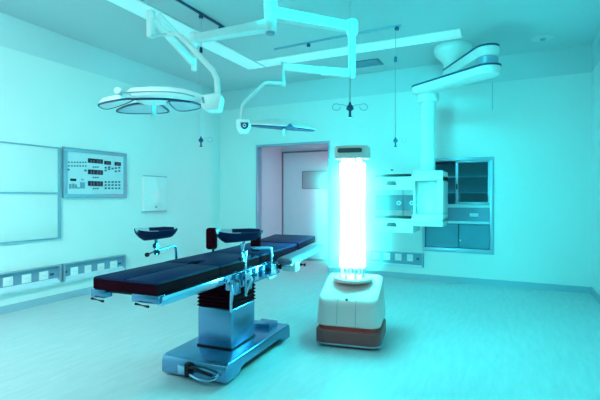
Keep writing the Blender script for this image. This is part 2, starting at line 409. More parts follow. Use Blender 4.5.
for a, c in ((373, 379.5), (383.5, 390), (395, 401.5), (407, 413)):
    p, q = ony(a, 257, BY - .02), ony(c, 257, BY - .02)
    s = part(MB().box(p.x, q.x, BY - .022, BY - .012, .275, .385), 'socket', M['white'], e, bevel=.003)
    o = part(MB().box((p.x + q.x) / 2 - .02, (p.x + q.x) / 2 + .02, BY - .024, BY - .022, .326, .334), 'slot', M['panelface'], e); o.parent = s
q = ony(417.7, 259, BY - .02)
part(MB().box(q.x - .02, q.x + .02, BY - .02, BY - .012, q.z - .02, q.z + .02), 'inlet', M['darkblue'], e, bevel=.005)

# ------------------------------------------------------------------ recessed glass cabinet in the far wall
e = tag(empty('wall_cupboard', ((CX0 + CX1) / 2, BY, CZ0)), 'recessed steel cupboard with glass sliding door and shelves in the far wall', 'cupboard')
dp = .34
b = MB()
b.box(CX0, CX1, BY + dp, BY + dp + .01, CZ0, CZ1).box(CX0, CX0 + .01, BY, BY + dp, CZ0, CZ1).box(CX1 - .01, CX1, BY, BY + dp, CZ0, CZ1)
b.box(CX0 + .01, CX1 - .01, BY, BY + dp, CZ0, CZ0 + .01).box(CX0 + .01, CX1 - .01, BY, BY + dp, CZ1 - .01, CZ1)
part(b, 'carcass', M['inner'], e)
b = MB(); fw = .035
b.box(CX0 - .02, CX1 + .02, BY - .02, BY + .01, CZ0 - .03, CZ0 + fw).box(CX0 - .02, CX1 + .02, BY - .02, BY + .01, CZ1 - .03, CZ1 + .015)
b.box(CX0 - .02, CX0 + .02, BY - .02, BY + .01, CZ0 + fw, CZ1 - .03).box(CX1 - .035, CX1 + .02, BY - .02, BY + .01, CZ0 + fw, CZ1 - .03)
part(b, 'frame', M['alu'], e, bevel=.004)
for zz in (1.345, 1.585): part(MB().box(CX0 + .02, CX1 - .035, BY + .03, BY + dp, zz, zz + .015), 'shelf', M['trayface'], e)
part(MB().box(CX0 + .02, CX1 - .035, BY - .01, BY + dp, 1.125, 1.175), 'worktop', M['shelfm'], e, bevel=.004)
part(MB().box(CX0 + .02, CX1 - .035, BY - .01, BY + dp, .885, .925), 'lower_shelf', M['shelfm'], e, bevel=.004)
dr = part(MB().box(CX0 + .02, CX1 - .035, BY + .005, BY + .03, .925, 1.125), 'drawer_front', M['trayface'], e)
o = part(MB().box(-.50, -.38, BY - .008, BY + .005, .995, 1.045), 'label_holder', M['shelfm'], e); o.parent = dr
gx0, gx1, gz0, gz1 = -.70, -.225, 1.18, 1.83
b = MB().box(gx0, gx1, BY + .0, BY + .02, gz0, gz0 + .03).box(gx0, gx1, BY, BY + .02, gz1 - .03, gz1).box(gx0, gx0 + .04, BY, BY + .02, gz0 + .03, gz1 - .03).box(gx1 - .025, gx1, BY, BY + .02, gz0 + .03, gz1 - .03)
gd = part(b, 'glass_door', M['alu'], e, bevel=.003)
o = part(MB().box(gx0 + .04, gx1 - .025, BY + .008, BY + .012, gz0 + .03, gz1 - .03), 'pane', M['glass'], e); o.parent = gd
o = part(MB().box(gx0 + .01, gx0 + .03, BY - .012, BY, 1.40, 1.48), 'pull', M['black'], e); o.parent = gd
part(MB().box(CX0 + .03, gx0, BY + .02, BY + .05, 1.785, 1.825), 'top_slot', M['display'], e)
part(MB().box(CX0 + .025, -.665, BY + .02, BY + .03, .52, .88).box(-.655, CX1 - .04, BY + .035, BY + .045, .52, .88), 'lower_door', M['inner'], e)
part(MB().box(-.645, -.62, BY + .012, BY + .035, .62, .645), 'knob', M['shelfm'], e)

# framed view panel inside the vestibule
p, q = ony(303, 172, VY - .02), ony(327, 188, VY - .02)
e = tag(empty('wall_sign', ((p.x + q.x) / 2, VY - .01, q.z)), 'small mauve framed panel on the wall inside the doorway', 'wall panel')
part(MB().box(p.x, q.x, VY - .02, VY, q.z, p.z), 'board', M['viewpane'], e)
b = MB(); f = .018
b.box(p.x - f, q.x + f, VY - .03, VY, q.z - f, q.z).box(p.x - f, q.x + f, VY - .03, VY, p.z, p.z + f).box(p.x - f, p.x, VY - .03, VY, q.z, p.z).box(q.x, q.x + f, VY - .03, VY, q.z, p.z)
part(b, 'frame', M['rosewood'], e)

# ------------------------------------------------------------------ surgical lamps on their column
colp = D(270.5, 16, 4.0)
cx, cy = colp.x, colp.y
e = tag(empty('lamp_mount', (cx, cy, HC)), 'white ceiling column with two long swivel arms carrying both surgical lamps', 'lamp mount')
part(MB().lathe([(.17, HC), (.17, HC - .03), (.08, HC - .07)], cx, cy, 32), 'ceiling_flange', M['white'], e)
part(MB().lathe([(.062, HC - .05), (.062, 2.84), (.05, 2.82)], cx, cy, 32), 'column', M['white'], e)
part(MB().lathe([(.04, 2.82), (.04, 2.80)], cx, cy, 24), 'end_cap', M['alu'], e)
j2 = D(352, 31, 4.33); j1 = D(194, 39, 4.35)
zA, zB = 2.99, 2.885
part(MB().beam((cx, cy, zA), (j2.x, j2.y, zA), .12, .11, w2=.09, h2=.09), 'right_arm', M['white'], e, bevel=.02)
part(MB().beam((cx, cy, zB), (j1.x, j1.y, zB), .12, .10, w2=.09, h2=.08), 'left_arm', M['white'], e, bevel=.02)
part(MB().lathe([(.05, zA + .07), (.06, zA + .05), (.06, zA - .06), (.038, zA - .09), (.038, 2.50), (.03, 2.48)], j2.x, j2.y, 24), 'right_spindle', M['white'], e)
part(MB().lathe([(.04, 2.945), (.052, 2.935), (.052, 2.83), (.030, 2.80), (.030, 2.57), (.022, 2.56)], j1.x, j1.y, 24), 'left_spindle', M['white'], e)

# left lamp: spring arm, yoke tube, petal head
def P(px, py, d): return D(px, py, d)
lab = 'large left surgical lamp with dark-rimmed petal reflectors under a white curved yoke'
e = tag(empty('surgical_lamp', P(154, 102, 3.8)), lab, 'surgical lamp', 'surgical lamps hanging from the ceiling column')
part(MB().beam(P(193, 63, 4.33), P(153, 19, 4.0), .06, .07, w2=.05, h2=.06), 'spring_arm', M['white'], e, bevel=.014)
part(MB().beam(P(158, 14, 4.0), P(183, 40, 4.2), .04, .05, h2=.04), 'spring_cover', M['white'], e, bevel=.012)
part(MB().beam(P(151, 10, 4.0), P(151, 38, 4.0), .07, .06), 'knuckle', M['white'], e, bevel=.014)
part(MB().tube([P(151, 36.5, 4.0), P(168, 34.5, 3.93), P(176, 34, 3.9), P(182, 37.5, 3.87), P(205, 62, 3.76), P(213, 70.5, 3.72), P(217, 79, 3.7), P(218, 98, 3.7)], [.018, .018, .020, .024, .026, .026, .026, .026], 14), 'yoke_tube', M['white'], e)
hj = P(214, 103, 3.7)
mx = Matrix.Translation(hj) @ Matrix.Rotation(YAW, 4, 'Z')
hb = part(MB().prism([(-.10, -.07, .055), (.06, -.07, .08), (.085, -.07, .04), (.06, -.07, -.075), (-.05, -.07, -.08), (-.10, -.07, -.05)], (0, .14, 0), mx=mx), 'joint_housing', M['white'], e, bevel=.018, seg=3)
o = part(MB().beam(P(202.5, 97, 3.62), P(203.5, 103, 3.62), .012, .012), 'latch', M['trayface'], e); o.parent = hb
# curved yoke over the head
bp = [P(122, 94.5, 3.58), P(132, 92.8, 3.57), P(150, 92, 3.56), P(168, 92.3, 3.58), P(184, 94.2, 3.60), P(196, 97.2, 3.64), P(207, 101, 3.69)]
yb = part(MB().tube(bp, [.030, .040, .046, .046, .044, .038, .036], 18), 'yoke_beam', M['white'], e)
nv = Vector((VV[0], VV[1], 0))
o = part(MB().tube([p - nv * .046 + Vector((0, 0, -.004)) for p in bp[:-1]], .005, 8, smooth_n=2), 'yoke_groove', M['alu'], e); o.parent = yb
part(MB().tube([P(131, 99.3, 3.62), P(150, 98.6, 3.64), P(170, 99.2, 3.66), P(191, 102, 3.68)], .010, 8, smooth_n=2), 'seal_strip', M['darkblue'], e)
c = P(118.5, 91, 3.60)
part(MB().tube([c - nv * .025, c + nv * .025], .034, 16), 'hinge_disc', M['panelface'], e, bevel=.006)
part(MB().lathe([(.10, 2.165), (.13, 2.15), (.13, 2.125), (.07, 2.11)], P(152, 102, 3.80).x, P(152, 102, 3.80).y, 28), 'hub', M['white'], e)
def catmull(pts, n=5, closed=True):
    out = []; m = len(pts)
    for i in range(m):
        p0, p1, p2, p3 = pts[i - 1], pts[i], pts[(i + 1) % m], pts[(i + 2) % m]
        for k in range(n):
            t = k / n
            out.append(0.5 * ((2 * p1) + (p2 - p0) * t + (2 * p0 - 5 * p1 + 4 * p2 - p3) * t * t + (3 * p1 - p0 - 3 * p2 + p3) * t ** 3))
    return out
def petal(out_px, zp, par, rim=.012, open_ring=False):
    pts = catmull([onz(x, y, zp) for x, y in out_px], 5)
    c = sum(pts, Vector()) / len(pts)
    up = [c + (p - c) * .82 + Vector((0, 0, .05)) for p in pts]
    sh = MB()
    sh.rings([[p + Vector((0, 0, .004)) for p in pts], [c + (p - c) * .97 + Vector((0, 0, .022)) for p in pts], up])
    s = part(sh, 'petal_shell', M['white'], par)
    r = part(MB().tube(pts, rim, 8, closed=True), 'petal_rim', M['darkblue'], par); r.parent = s
    l = part(MB().prism([c + (p - c) * .95 + Vector((0, 0, -.004)) for p in pts], (0, 0, .006)), 'petal_lens', M['white'] if open_ring else M['lens'], par); l.parent = s
petal([(98.5, 105.3), (103, 103), (115, 100.6), (127.5, 98.9), (133, 99.8), (121, 105), (110, 108.3), (103.7, 108.3)], 2.12, e, .009, True)
petal([(116.8, 111), (124, 106.8), (134, 104), (146, 103), (158, 103.4), (164, 107), (168.5, 111.5), (160, 112.8), (142, 113.2), (126, 112.8)], 2.12, e, .010)
petal([(169, 101.2), (179, 100.8), (191, 102), (200, 105), (199.5, 107.8), (190, 110), (181, 110.6), (175, 108.5)], 2.13, e, .010)
hx = P(154, 108, 3.85)
part(MB().tube([(hx.x, hx.y, hx.z + .06), (hx.x, hx.y, hx.z - .075)], .027, 18), 'handle', M['panelface'], e, bevel=.005)
part(MB().tube([P(141, 101.5, 3.8), P(151, 103, 3.83)], .014, 10), 'bracket', M['alu'], e)
part(MB().tube([P(160, 103.5, 3.83), P(169, 102, 3.8)], .014, 10), 'bracket', M['alu'], e)

# right lamp
lab = 'smaller surgical lamp seen edge-on above the doorway, on a thin bent tube'
e = tag(empty('surgical_lamp', P(280, 124, 4.5)), lab, 'surgical lamp', 'surgical lamps hanging from the ceiling column')
part(MB().beam(P(352, 74, 4.33), P(320, 71, 4.42), .07, .085, h2=.085).beam(P(320.5, 71, 4.42), P(283, 66.5, 4.5), .07, .075), 'spring_arm', M['white'], e, bevel=.02)
part(MB().tube([P(283.5, 62, 4.5), P(283.5, 86, 4.5)], .028, 16), 'knuckle', M['white'], e, bevel=.006)
part(MB().tube([P(284, 83.5, 4.5), P(274, 83, 4.47), P(266, 82.5, 4.45), P(263, 84.5, 4.45), P(246, 101, 4.41), P(242.5, 105, 4.4), P(241.5, 111, 4.4), P(241, 122, 4.4)], .019, 12, smooth_n=2), 'yoke_tube', M['white'], e)
c = P(243.5, 126.5, 4.4); mx = Matrix.Translation(c) @ Matrix.Rotation(YAW, 4, 'Z')
hb = part(MB().prism([(-.075, -.05, .07), (.06, -.05, .07), (.075, -.05, .0), (.045, -.05, -.07), (-.045, -.05, -.07), (-.075, -.05, -.02)], (0, .1, 0), mx=mx), 'joint_housing', M['white'], e, bevel=.015, seg=3)
q = P(244.5, 125.5, 4.34); mq = Matrix.Translation(q) @ Matrix.Rotation(YAW, 4, 'Z')
o = part(MB().prism([(-.04, 0, .032), (.04, 0, .032), (.035, 0, -.015), (.01, 0, -.035), (-.015, 0, -.035), (-.037, 0, -.01)], (0, .012, 0), mx=mq), 'badge', M['darkblue'], e); o.parent = hb
b = MB().tube([mq @ Vector((.014 * math.cos(R(a)), -.004, .014 * math.sin(R(a)))) for a in range(0, 360, 30)], .004, 6, closed=True)
o = part(b, 'badge_ring', M['white'], e); o.parent = hb
# head: shallow lens disc whose far edge tips down to the right
hc = P(283, 127, 4.45)
RX3 = Matrix.Translation(hc) @ Matrix.Rotation(YAW, 4, 'Z') @ Matrix.Rotation(R(4.5), 4, 'Y') @ Matrix.Rotation(R(6.0), 4, 'X')
prof = [(.335, -.006), (.345, .0), (.33, .02), (.24, .052), (.12, .07), (.02, .075)]
n = 40
b = MB().rings([[RX3 @ Vector((r * math.cos(2 * PI * k / n), .75 * r * math.sin(2 * PI * k / n), zz)) for k in range(n)] for r, zz in prof])
part(b, 'head_shell', M['white'], e)
b = MB().rings([[RX3 @ Vector((r * math.cos(2 * PI * k / n), .75 * r * math.sin(2 * PI * k / n), zz)) for k in range(n)] for r, zz in ((.335, -.006), (.32, -.020), (.05, -.024))])
part(b, 'lens', M['darkblue'], e)
part(MB().prism([RX3 @ Vector(p) for p in ((.03, -.262, -.02), (.20, -.21, -.02), (.11, -.25, .0), (.08, -.258, .03))], RX3.to_3x3() @ Vector((0, .02, 0))), 'tab', M['darkblue'], e)
part(MB().tube([RX3 @ Vector((.01, 0, -.02)), RX3 @ Vector((.01, 0, -.085))], .02, 14), 'handle', M['offwhite'], e, bevel=.004)

# ------------------------------------------------------------------ supply pendant
e = tag(empty('supply_pendant', (-.98, 6.08, .87)), 'white ceiling supply pendant with two drawer shelves, left of the recessed cupboard', 'supply pendant')
mt = Vector((-.66, 6.15, 0))
part(MB().lathe([(.24, HC), (.25, HC - .05), (.22, HC - .12), (.14, HC - .20), (.12, HC - .24), (.12, 3.02)], mt.x, mt.y, 36), 'ceiling_mount', M['white'], e)
def slab_arm(p, q, wd, h, taper=1.0):
    """rounded-end flat arm between two pivots"""
    p, q = Vector(p), Vector(q); d = (q - p); L = d.length; d.normalize(); s = Vector((-d.y, d.x, 0)).normalized()
    def outline(zoff, ins):
        pts = []
        for k in range(13):
            a = R(-90 + 180 * k / 12); pts.append(q + d * math.cos(a) * (wd * taper / 2 - ins) + s * math.sin(a) * (wd * taper / 2 - ins) + Vector((0, 0, zoff)))
        for k in range(13):
            a = R(90 + 180 * k / 12); pts.append(p + d * math.cos(a) * (wd / 2 - ins) + s * math.sin(a) * (wd / 2 - ins) + Vector((0, 0, zoff)))
        return pts
    return outline
def arm_part(p, q, wd, h, par, taper=1.0):
    o = slab_arm(p, q, wd, h, taper)
    a = part(MB().rings([o(-h / 2, .04), o(-h / 2 + .015, .015), o(-.01, 0), o(h / 2 - .035, 0)]), 'pendant_arm', M['white'], par)
    st = part(MB().rings([o(h / 2 - .035, -.003), o(h / 2 - .012, -.003)]), 'accent_strip', M['darkblue'], par); st.parent = a
    tp = part(MB().rings([o(h / 2 - .012, .0), o(h / 2, .02)]), 'arm_cover', M['white'], par); tp.parent = a
elbow = D(487, 52, 4.95); hub = D(421, 88, 5.82)
arm_part((mt.x, mt.y, 2.95), (elbow.x, elbow.y, 2.95), .26, .15, e)
part(MB().lathe([(.12, 2.88), (.12, 2.80)], elbow.x, elbow.y, 28), 'elbow_joint', M['alu'], e)
arm_part((elbow.x, elbow.y, 2.735), (hub.x, hub.y, 2.735), .30, .13, e, .8)
px_, py_ = D(428, 100, 5.84).xy
part(MB().lathe([(.14, 2.675), (.14, 2.58), (.12, 2.555), (.10, 2.55)], px_, py_, 32), 'hub', M['white'], e)
part(MB().lathe([(.095, 2.56), (.095, 1.6)], px_, py_, 32), 'drop_tube', M['white'], e)
x0, xm, x1 = -1.66, -1.16, -.765    # left, carrier, right  (front face plane y = yf)
def fx(px, y): return ony(px, 196, y).x
yf = 5.70; yr = 6.20
x0, xm, x1 = fx(370, yf), fx(413, yf), fx(443, yf)
def fz(py, px=410): return ony(px, py, yf).z
part(MB().box(xm + .005, x1 - .02, yf + .16, yr, fz(226, 443), fz(172, 443)), 'carrier', M['white'], e, bevel=.02)
part(MB().box(fx(437, yf), x1, yf, yr, fz(214), fz(181)), 'side_post', M['white'], e, bevel=.008)
part(MB().box(xm, xm + .02, yf + .02, yr, fz(214), fz(181)), 'divider', M['white'], e)
part(MB().box(x0, x1, yf - .02, yr, fz(181), fz(176)).box(xm, x1, yf - .01, yr, fz(181), fz(171)), 'shelf', M['white'], e, bevel=.012)
part(MB().box(x0, x1, yf - .02, yr, fz(222), fz(218)).box(xm, x1, yf - .01, yr, fz(226), fz(214)), 'shelf', M['white'], e, bevel=.012)
for za_, zb_ in ((177, 190), (219, 233)):
    dr = part(MB().box(x0 + .01, xm, yf, yr - .02, fz(zb_), fz(za_) - .02), 'drawer', M['white'], e, bevel=.006)
    hx0, hx1 = fx(386.5, yf), fx(397, yf); zc = fz(za_ + 6)
    o = part(MB().prism([(hx0, yf - .03, zc - .025), (hx1, yf - .03, zc - .025), (hx1 - .02, yf - .03, zc + .025), (hx0 + .02, yf - .03, zc + .025)], (0, .03, 0)), 'drawer_handle', M['handle'], e, bevel=.005)
    o.parent = dr
    o = part(MB().box(x0 + .08, xm - .02, yf - .03, yf - .002, fz(za_) + .005, fz(za_) + .040), 'front_rail', M['black'], e, bevel=.004)
part(MB().box(x0 + .01, xm, yf + .25, yf + .27, fz(211), fz(195)), 'outlet_panel', M['vent'], e)
for px in (399, 412):
    c = ony(px, 203, yf + .245)
    part(MB().tube([(c.x, yf + .25, c.z), (c.x, yf + .225, c.z)], .032, 16), 'gas_outlet', M['shelfm'], e)
    part(MB().tube([(c.x, yf + .225, c.z), (c.x, yf + .22, c.z)], .014, 10), 'gas_outlet_core', M['trayface'], e)
part(MB().tube([(fx(403, yf + .1), yf + .1, fz(218)), (fx(403, yf + .1), yf + .1, fz(181))], .008, 8), 'support_post', M['alu'], e)
for px, py, s in ((392, 170, .012), (440, 172, .016), (440, 214, .018)):
    q = ony(px, py, yf + (.08 if px > 430 else 0))
    part(MB().tube([(q.x, q.y + .02, q.z), (q.x, q.y - .02, q.z)], s, 12), 'knob', M['handle'], e)

# ------------------------------------------------------------------ operating table
TB = Vector((-2.030, 2.959, 0)); TR = R(3.15)
e = tag(empty('operating_table', TB, TR), 'black padded operating table with stainless pedestal base in the middle of the room', 'operating table')
TM = Matrix.Translation(TB) @ Matrix.Rotation(TR, 4, 'Z')
def tp(mb, name, mats, parent=e, **k):       # meshes given in the table's own frame
    o = mb.build(name, mats, None, **k); o.parent = parent; return o
def tx(px, py, lx):   # pixel -> table frame on plane x = lx
    q = ray(px); n = (math.cos(TR), math.sin(TR)); d = (lx + TB.x * n[0] + TB.y * n[1]) / (q[0] * n[0] + q[1] * n[1])
    w_ = D(px, py, d); s = TM.inverted() @ w_; return s
# base
prof = [(-.60, .022), (-.60, .11), (-.585, .140), (-.55, .15), (.50, .15), (.535, .14), (.55, .11), (.55, .02), (.40, .02), (.375, .055), (.33, .07), (-.34, .07), (-.385, .055), (-.41, .022)]
prof = [(y * .93, zz) for y, zz in prof]
tp(MB().prism([(-.265, y, zz) for y, zz in prof], (.55, 0, 0)), 'base', M['steel'], bevel=.010, seg=3)
tp(MB().box(-.25, .25, -.32, .32, .02, .07), 'base_undercarriage', M['black'])
for sx in (-.22, .22):
    for sy in (-.47, .43):
        tp(MB().tube([(sx - .02, sy, .025), (sx + .02, sy, .025)], .025, 14), 'castor', M['black'])
tp(MB().box(.04, .20, .27, .43, .15, .185), 'pedal_box', M['steel'], bevel=.004)
# front pedal with hose
tp(MB().box(-.10, -.03, -.585, -.555, .045, .105), 'brake_plate', M['brightsteel'], bevel=.004)
tp(MB().box(-.03, .0, -.60, -.555, .04, .13).tube([(-.02, -.58, .10), (.05, -.60, .115), (.13, -.61, .10), (.20, -.60, .085)], .012, 10, smooth_n=2), 'brake_lever', M['black'])
tp(MB().tube([(.0, -.585, .06), (.07, -.61, .05), (.15, -.62, .045), (.215, -.60, .06), (.235, -.575, .085)], .010, 10, smooth_n=2), 'brake_pedal', M['brightsteel'])
# column
tp(MB().box(-.135, .172, -.305, .06, .148, .46), 'column', M['steel'], bevel=.02, seg=3)
tp(MB().box(-.140, .177, -.31, .065, .15, .165), 'column_foot_seal', M['black'], bevel=.01)
b = MB(); rs = []
zz = .46; k = 0
while zz < .70:
    for ins in (0.0, .014):
        rs.append(rrect(-.145 + ins, .182 - ins, -.315 + ins, .075 - ins, .03, zz)); zz += .014
    k += 1
rs2 = [rrect(-.135, .172, -.305, .065, .03, .458)] + rs
tp(b.rings(rs2), 'bellows', M['bellow'])
# frame under the pads
tp(MB().box(-.20, .20, -.34, .52, .69, .735), 'head_block', M['steel'], bevel=.008)
tp(MB().box(-.235, .235, -.52, .78, .735, .752), 'seat_plate', M['steel'])
for s in (-1, 1):
    xa, xb = (.228, .262) if s > 0 else (-.262, -.228)
    tp(MB().box(xa, xb, -1.17, -.55, .695, .748), 'side_rail', M['brightsteel'], bevel=.003)
    tp(MB().box(xa, xb, -.53, .78, .700, .750), 'side_rail', M['brightsteel'], bevel=.003)
    tp(MB().box(xa - .004, xb + .004, .80, 1.22, .735, .775), 'side_rail', M['brightsteel'], bevel=.003)
    tp(MB().box((.06 if s > 0 else -.25), (.25 if s > 0 else -.14), -1.19, -1.13, .705, .752), 'leg_plate_end', M['steel'], bevel=.006)
    tp(MB().tube([((.10 if s > 0 else -.23), -1.20, .70), ((.20 if s > 0 else -.13), -1.21, .695)], .008, 8), 'release_bar', M['black'])
tp(MB().box(-.225, .225, -1.16, -.55, .735, .752), 'leg_plate', M['black'])
# clamps and joint castings along the near rail
for y, w_, h0, m_ in ((-.40, .07, .60, 'steel'), (-.31, .05, .64, 'brightsteel'), (-.22, .05, .60, 'steel'), (-.12, .06, .65, 'brightsteel'), (0.0, .05, .655, 'steel'), (.12, .08, .67, 'steel')):
    tp(MB().box(.262, .285, y - w_ / 2, y + w_ / 2, h0, .745), 'rail_clamp', M[m_], bevel=.005)
tp(MB().box(.20, .262, -.44, .35, .625, .705), 'joint_casting', M['steel'], bevel=.012)
for y in (-.42, -.30, -.17, .05, .2):
    tp(MB().tube([(.28, y, .70), (.305, y, .70)], .016, 12), 'clamp_knob', M['black'], bevel=.003)
tp(MB().tube([(.29, -.50, .72), (.295, -.50, .64), (.29, -.505, .56), (.29, -.505, .50)], [.012, .014, .01, .01], 10), 'crank_socket', M['brightsteel'])

def pad(x0, x1, y0, y1, z0, z1, name, rise=0.0, notch=None, parent=e, hm='pad', hs='padside', r=.02):
    """cushion: dark flank, vinyl top"""
    out = []
    b = MB()
    def ring(ins, zz):
        pts = []
        if notch:
            nx, ny = notch
            base = [(x0, y0), (-nx, y0), (-nx, y0 + ny * .6), (-nx * .6, y0 + ny), (nx * .6, y0 + ny), (nx, y0 + ny * .6), (nx, y0), (x1, y0), (x1, y1), (x0, y1)]
        else: base = [(x0, y0), (x1, y0), (x1, y1), (x0, y1)]
        cxm, cym = (x0 + x1) / 2, (y0 + y1) / 2
        for x, y in base:
            sx = 1 - 2 * ins / (x1 - x0); sy = 1 - 2 * ins / (y1 - y0)
            X_, Y_ = cxm + (x - cxm) * sx, cym + (y - cym) * sy
            pts.append((X_, Y_, zz + rise * (Y_ - y0) / (y1 - y0)))
        return pts
    b.rings([ring(.006, z0), ring(0, z0 + .008), ring(0, z1 - .014)], 1)
    b.rings([ring(0, z1 - .014), ring(.004, z1 - .004), ring(.014, z1)], 0)
    bmesh.ops.remove_doubles(b.bm, verts=b.bm.verts[:], dist=.0004)
    return tp(b, name, [M[hm], M[hs]], parent)
pad(-.233, .001, -1.185, -.575, .752, .828, 'leg_cushion')
pad(.007, .242, -1.19, -.575, .752, .828, 'leg_cushion')
pad(-.24, .245, -.565, .00, .752, .828, 'seat_cushion', notch=(.05, .14))
pad(-.24, .245, .005, .77, .752, .828, 'back_cushion', rise=.012)
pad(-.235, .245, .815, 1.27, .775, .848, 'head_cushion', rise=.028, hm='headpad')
tp(MB().box(-.23, .235, .765, .82, .76, .815), 'headrest_joint', M['brightsteel'])

# leg holders: gutter pad on a post, clamped to the rail
def gutter(c, L, wd, dep, rz, tilt, parent, name='gutter_pad', lift=0.02, flare=.15):
    """trough cushion: long axis x', open upwards"""
    mx = Matrix.Translation(c) @ Matrix.Rotation(rz, 4, 'Z') @ Matrix.Rotation(tilt, 4, 'Y') @ Matrix.Rotation(R(6), 4, 'X')
    n = 10; th = .018; rs = []; m = 12
    for i in range(m + 1):
        u = i / m; xx = (u - .5) * L
        endr = min(1, math.sin(PI * min(max(u, .03), .97)) * 2.4) ** .5
        ww = wd / 2 * endr * (1 + flare * (.5 - u)); dd = dep * (0.75 + .25 * (1 - u)) * endr
        o_, i_ = [], []
        for k in range(n + 1):
            a = R(180 + 180 * k / n)
            o_.append(Vector((xx, math.cos(a) * ww, math.sin(a) * dd + dep * .5 + lift * (1 - u) ** 2)))
            i_.append(Vector((xx, math.cos(a) * (ww - th), math.sin(a) * (dd - th) + dep * .5 + lift * (1 - u) ** 2)))
        rs.append([mx @ p for p in o_ + i_[::-1]])
    b = MB(); V = [[b.bm.verts.new(p) for p in r_] for r_ in rs]; q = len(V[0])
    for ri, (A, B) in enumerate(zip(V, V[1:])):
        for k in range(q):
            f = b.bm.faces.new((A[k], A[(k + 1) % q], B[(k + 1) % q], B[k])); f.material_index = 1 if (k >= n and ri < m * .35) else 0
    b.bm.faces.new(V[0][::-1]); b.bm.faces.new(V[-1])
    return tp(b, name, [M['pad'], M['greypad']], parent)
# far (left) side
h = tp(MB().tube([(-.31, -.335, .70), (-.31, -.335, .90), (-.315, -.36, .915), (-.32, -.50, .90), (-.32, -.545, .90)], .010, 10, smooth_n=2)
       .box(-.325, -.262, -.355, -.315, .69, .76), 'leg_holder', M['steel'], bevel=0)
tp(MB().tube([(-.32, -.55, .87), (-.32, -.55, 1.0)], .013, 12), 'post', M['steel'], h)
tp(MB().tube([(-.32, -.55, .90), (-.30, -.66, .885)], .007, 8), 'lever', M['steel'], h)
tp(MB().tube([(-.30, -.66, .885), (-.298, -.672, .8845)], .016, 12), 'lever_knob', M['black'], h)
tp(MB().tube([(-.332, -.54, .885), (-.308, -.545, .885)], .02, 12), 'lever_knob', M['black'], h)
tp(MB().tube([(-.335, -.55, .935), (-.305, -.55, .935)], .02, 12), 'tilt_joint', M['steel'], h)
gutter(Vector((-.32, -.545, 1.01)), .30, .17, .085, R(68), R(-3), h)
# near (right) side
h = tp(MB().tube([(.305, -.33, .575), (.305, -.33, .90)], .012, 12).box(.262, .32, -.36, -.30, .69, .745), 'leg_holder', M['brightsteel'])
tp(MB().tube([(.30, -.365, .83), (.30, -.365, .96)], .020, 12).tube([(.30, -.35, .95), (.30, -.35, .985)], .013, 12), 'post', M['brightsteel'], h)
tp(MB().tube([(.31, -.40, .855), (.31, -.25, .855)], .007, 8), 'lever', M['brightsteel'], h)
tp(MB().tube([(.31, -.42, .855), (.31, -.40, .855)], .013, 10), 'lever_knob', M['black'], h)
tp(MB().tube([(.31, -.25, .855), (.31, -.23, .855)], .013, 10), 'lever_knob', M['black'], h)
tp(MB().tube([(.31, -.33, .60), (.33, -.28, .69), (.31, -.26, .70)], .009, 8), 'clamp_handle', M['offwhite'], h)
gutter(Vector((.275, -.365, 1.0)), .34, .18, .09, R(55), R(-2), h, lift=.02)
# body supports
def support(c, w_, h_, th, rz, name='body_support'):
    mx = Matrix.Translation(c) @ Matrix.Rotation(rz, 4, 'Z')
    pts = [mx @ Vector((p.x, 0, p.y)) for p in rrect(-w_ / 2, w_ / 2, -h_ / 2, h_ / 2, .025, 0)]
    return tp(MB().prism(pts, mx.to_3x3() @ Vector((0, th, 0))), name, M['padside'], bevel=.012, seg=3)
s = support(Vector((-.30, .125, .925)), .095, .19, .045, YAW - TR)
tp(MB().tube([(-.29, .14, .70), (-.29, .14, .84)], .012, 10).box(-.31, -.262, .11, .17, .70, .75), 'support_post', M['steel'], s)
q = tx(256, 239, .16)
s = support(Vector((.155, q.y, q.z - .01)), .085, .185, .045, YAW - TR)
# bent support rod on the near rail
h = tp(MB().tube([(.30, .10, .66), (.30, .10, .865), (.298, .08, .88), (.25, -.02, .885), (.19, -.05, .885)], .012, 10, smooth_n=2).box(.262, .32, .06, .15, .66, .745), 'support_bar', M['brightsteel'])
tp(MB().tube([(.30, .03, .665), (.315, .02, .64), (.315, .16, .64), (.30, .17, .665)], .008, 8), 'bar_grip', M['offwhite'], h)
# arm board
a = tp(MB().box(.30, .43, .30, .40, .655, .735), 'arm_board', M['white'], bevel=.01)
def armpad():
    b = MB(); mx = Matrix.Translation((.36, .63, .765)) @ Matrix.Rotation(R(-1), 4, 'Z') @ Matrix.Rotation(R(2.5), 4, 'X')
    r0 = [[mx @ p for p in rrect(-.07, .07, -.42, .42, .05, zz)] for zz in (-.02, .015)]
    r1 = [mx @ p for p in rrect(-.058, .058, -.408, .408, .045, .028)]
    b.rings([r0[0], r0[1], r1]); return b
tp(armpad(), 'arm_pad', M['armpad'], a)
b = MB(); mx = Matrix.Translation((.36, .63, .735)) @ Matrix.Rotation(R(2.5), 4, 'X')
b.box(-.05, .05, -.38, .38, -.012, .01, mx=mx)
tp(b, 'board_plate', M['brightsteel'], a, bevel=.003)
tp(MB().tube([(.262, .26, .70), (.31, .26, .70)], .028, 14), 'board_knob', M['bellow'], a, bevel=.004)
tp(MB().tube([(.42, .42, .70), (.47, .43, .70)], .018, 12), 'board_knob', M['bellow'], a, bevel=.004)

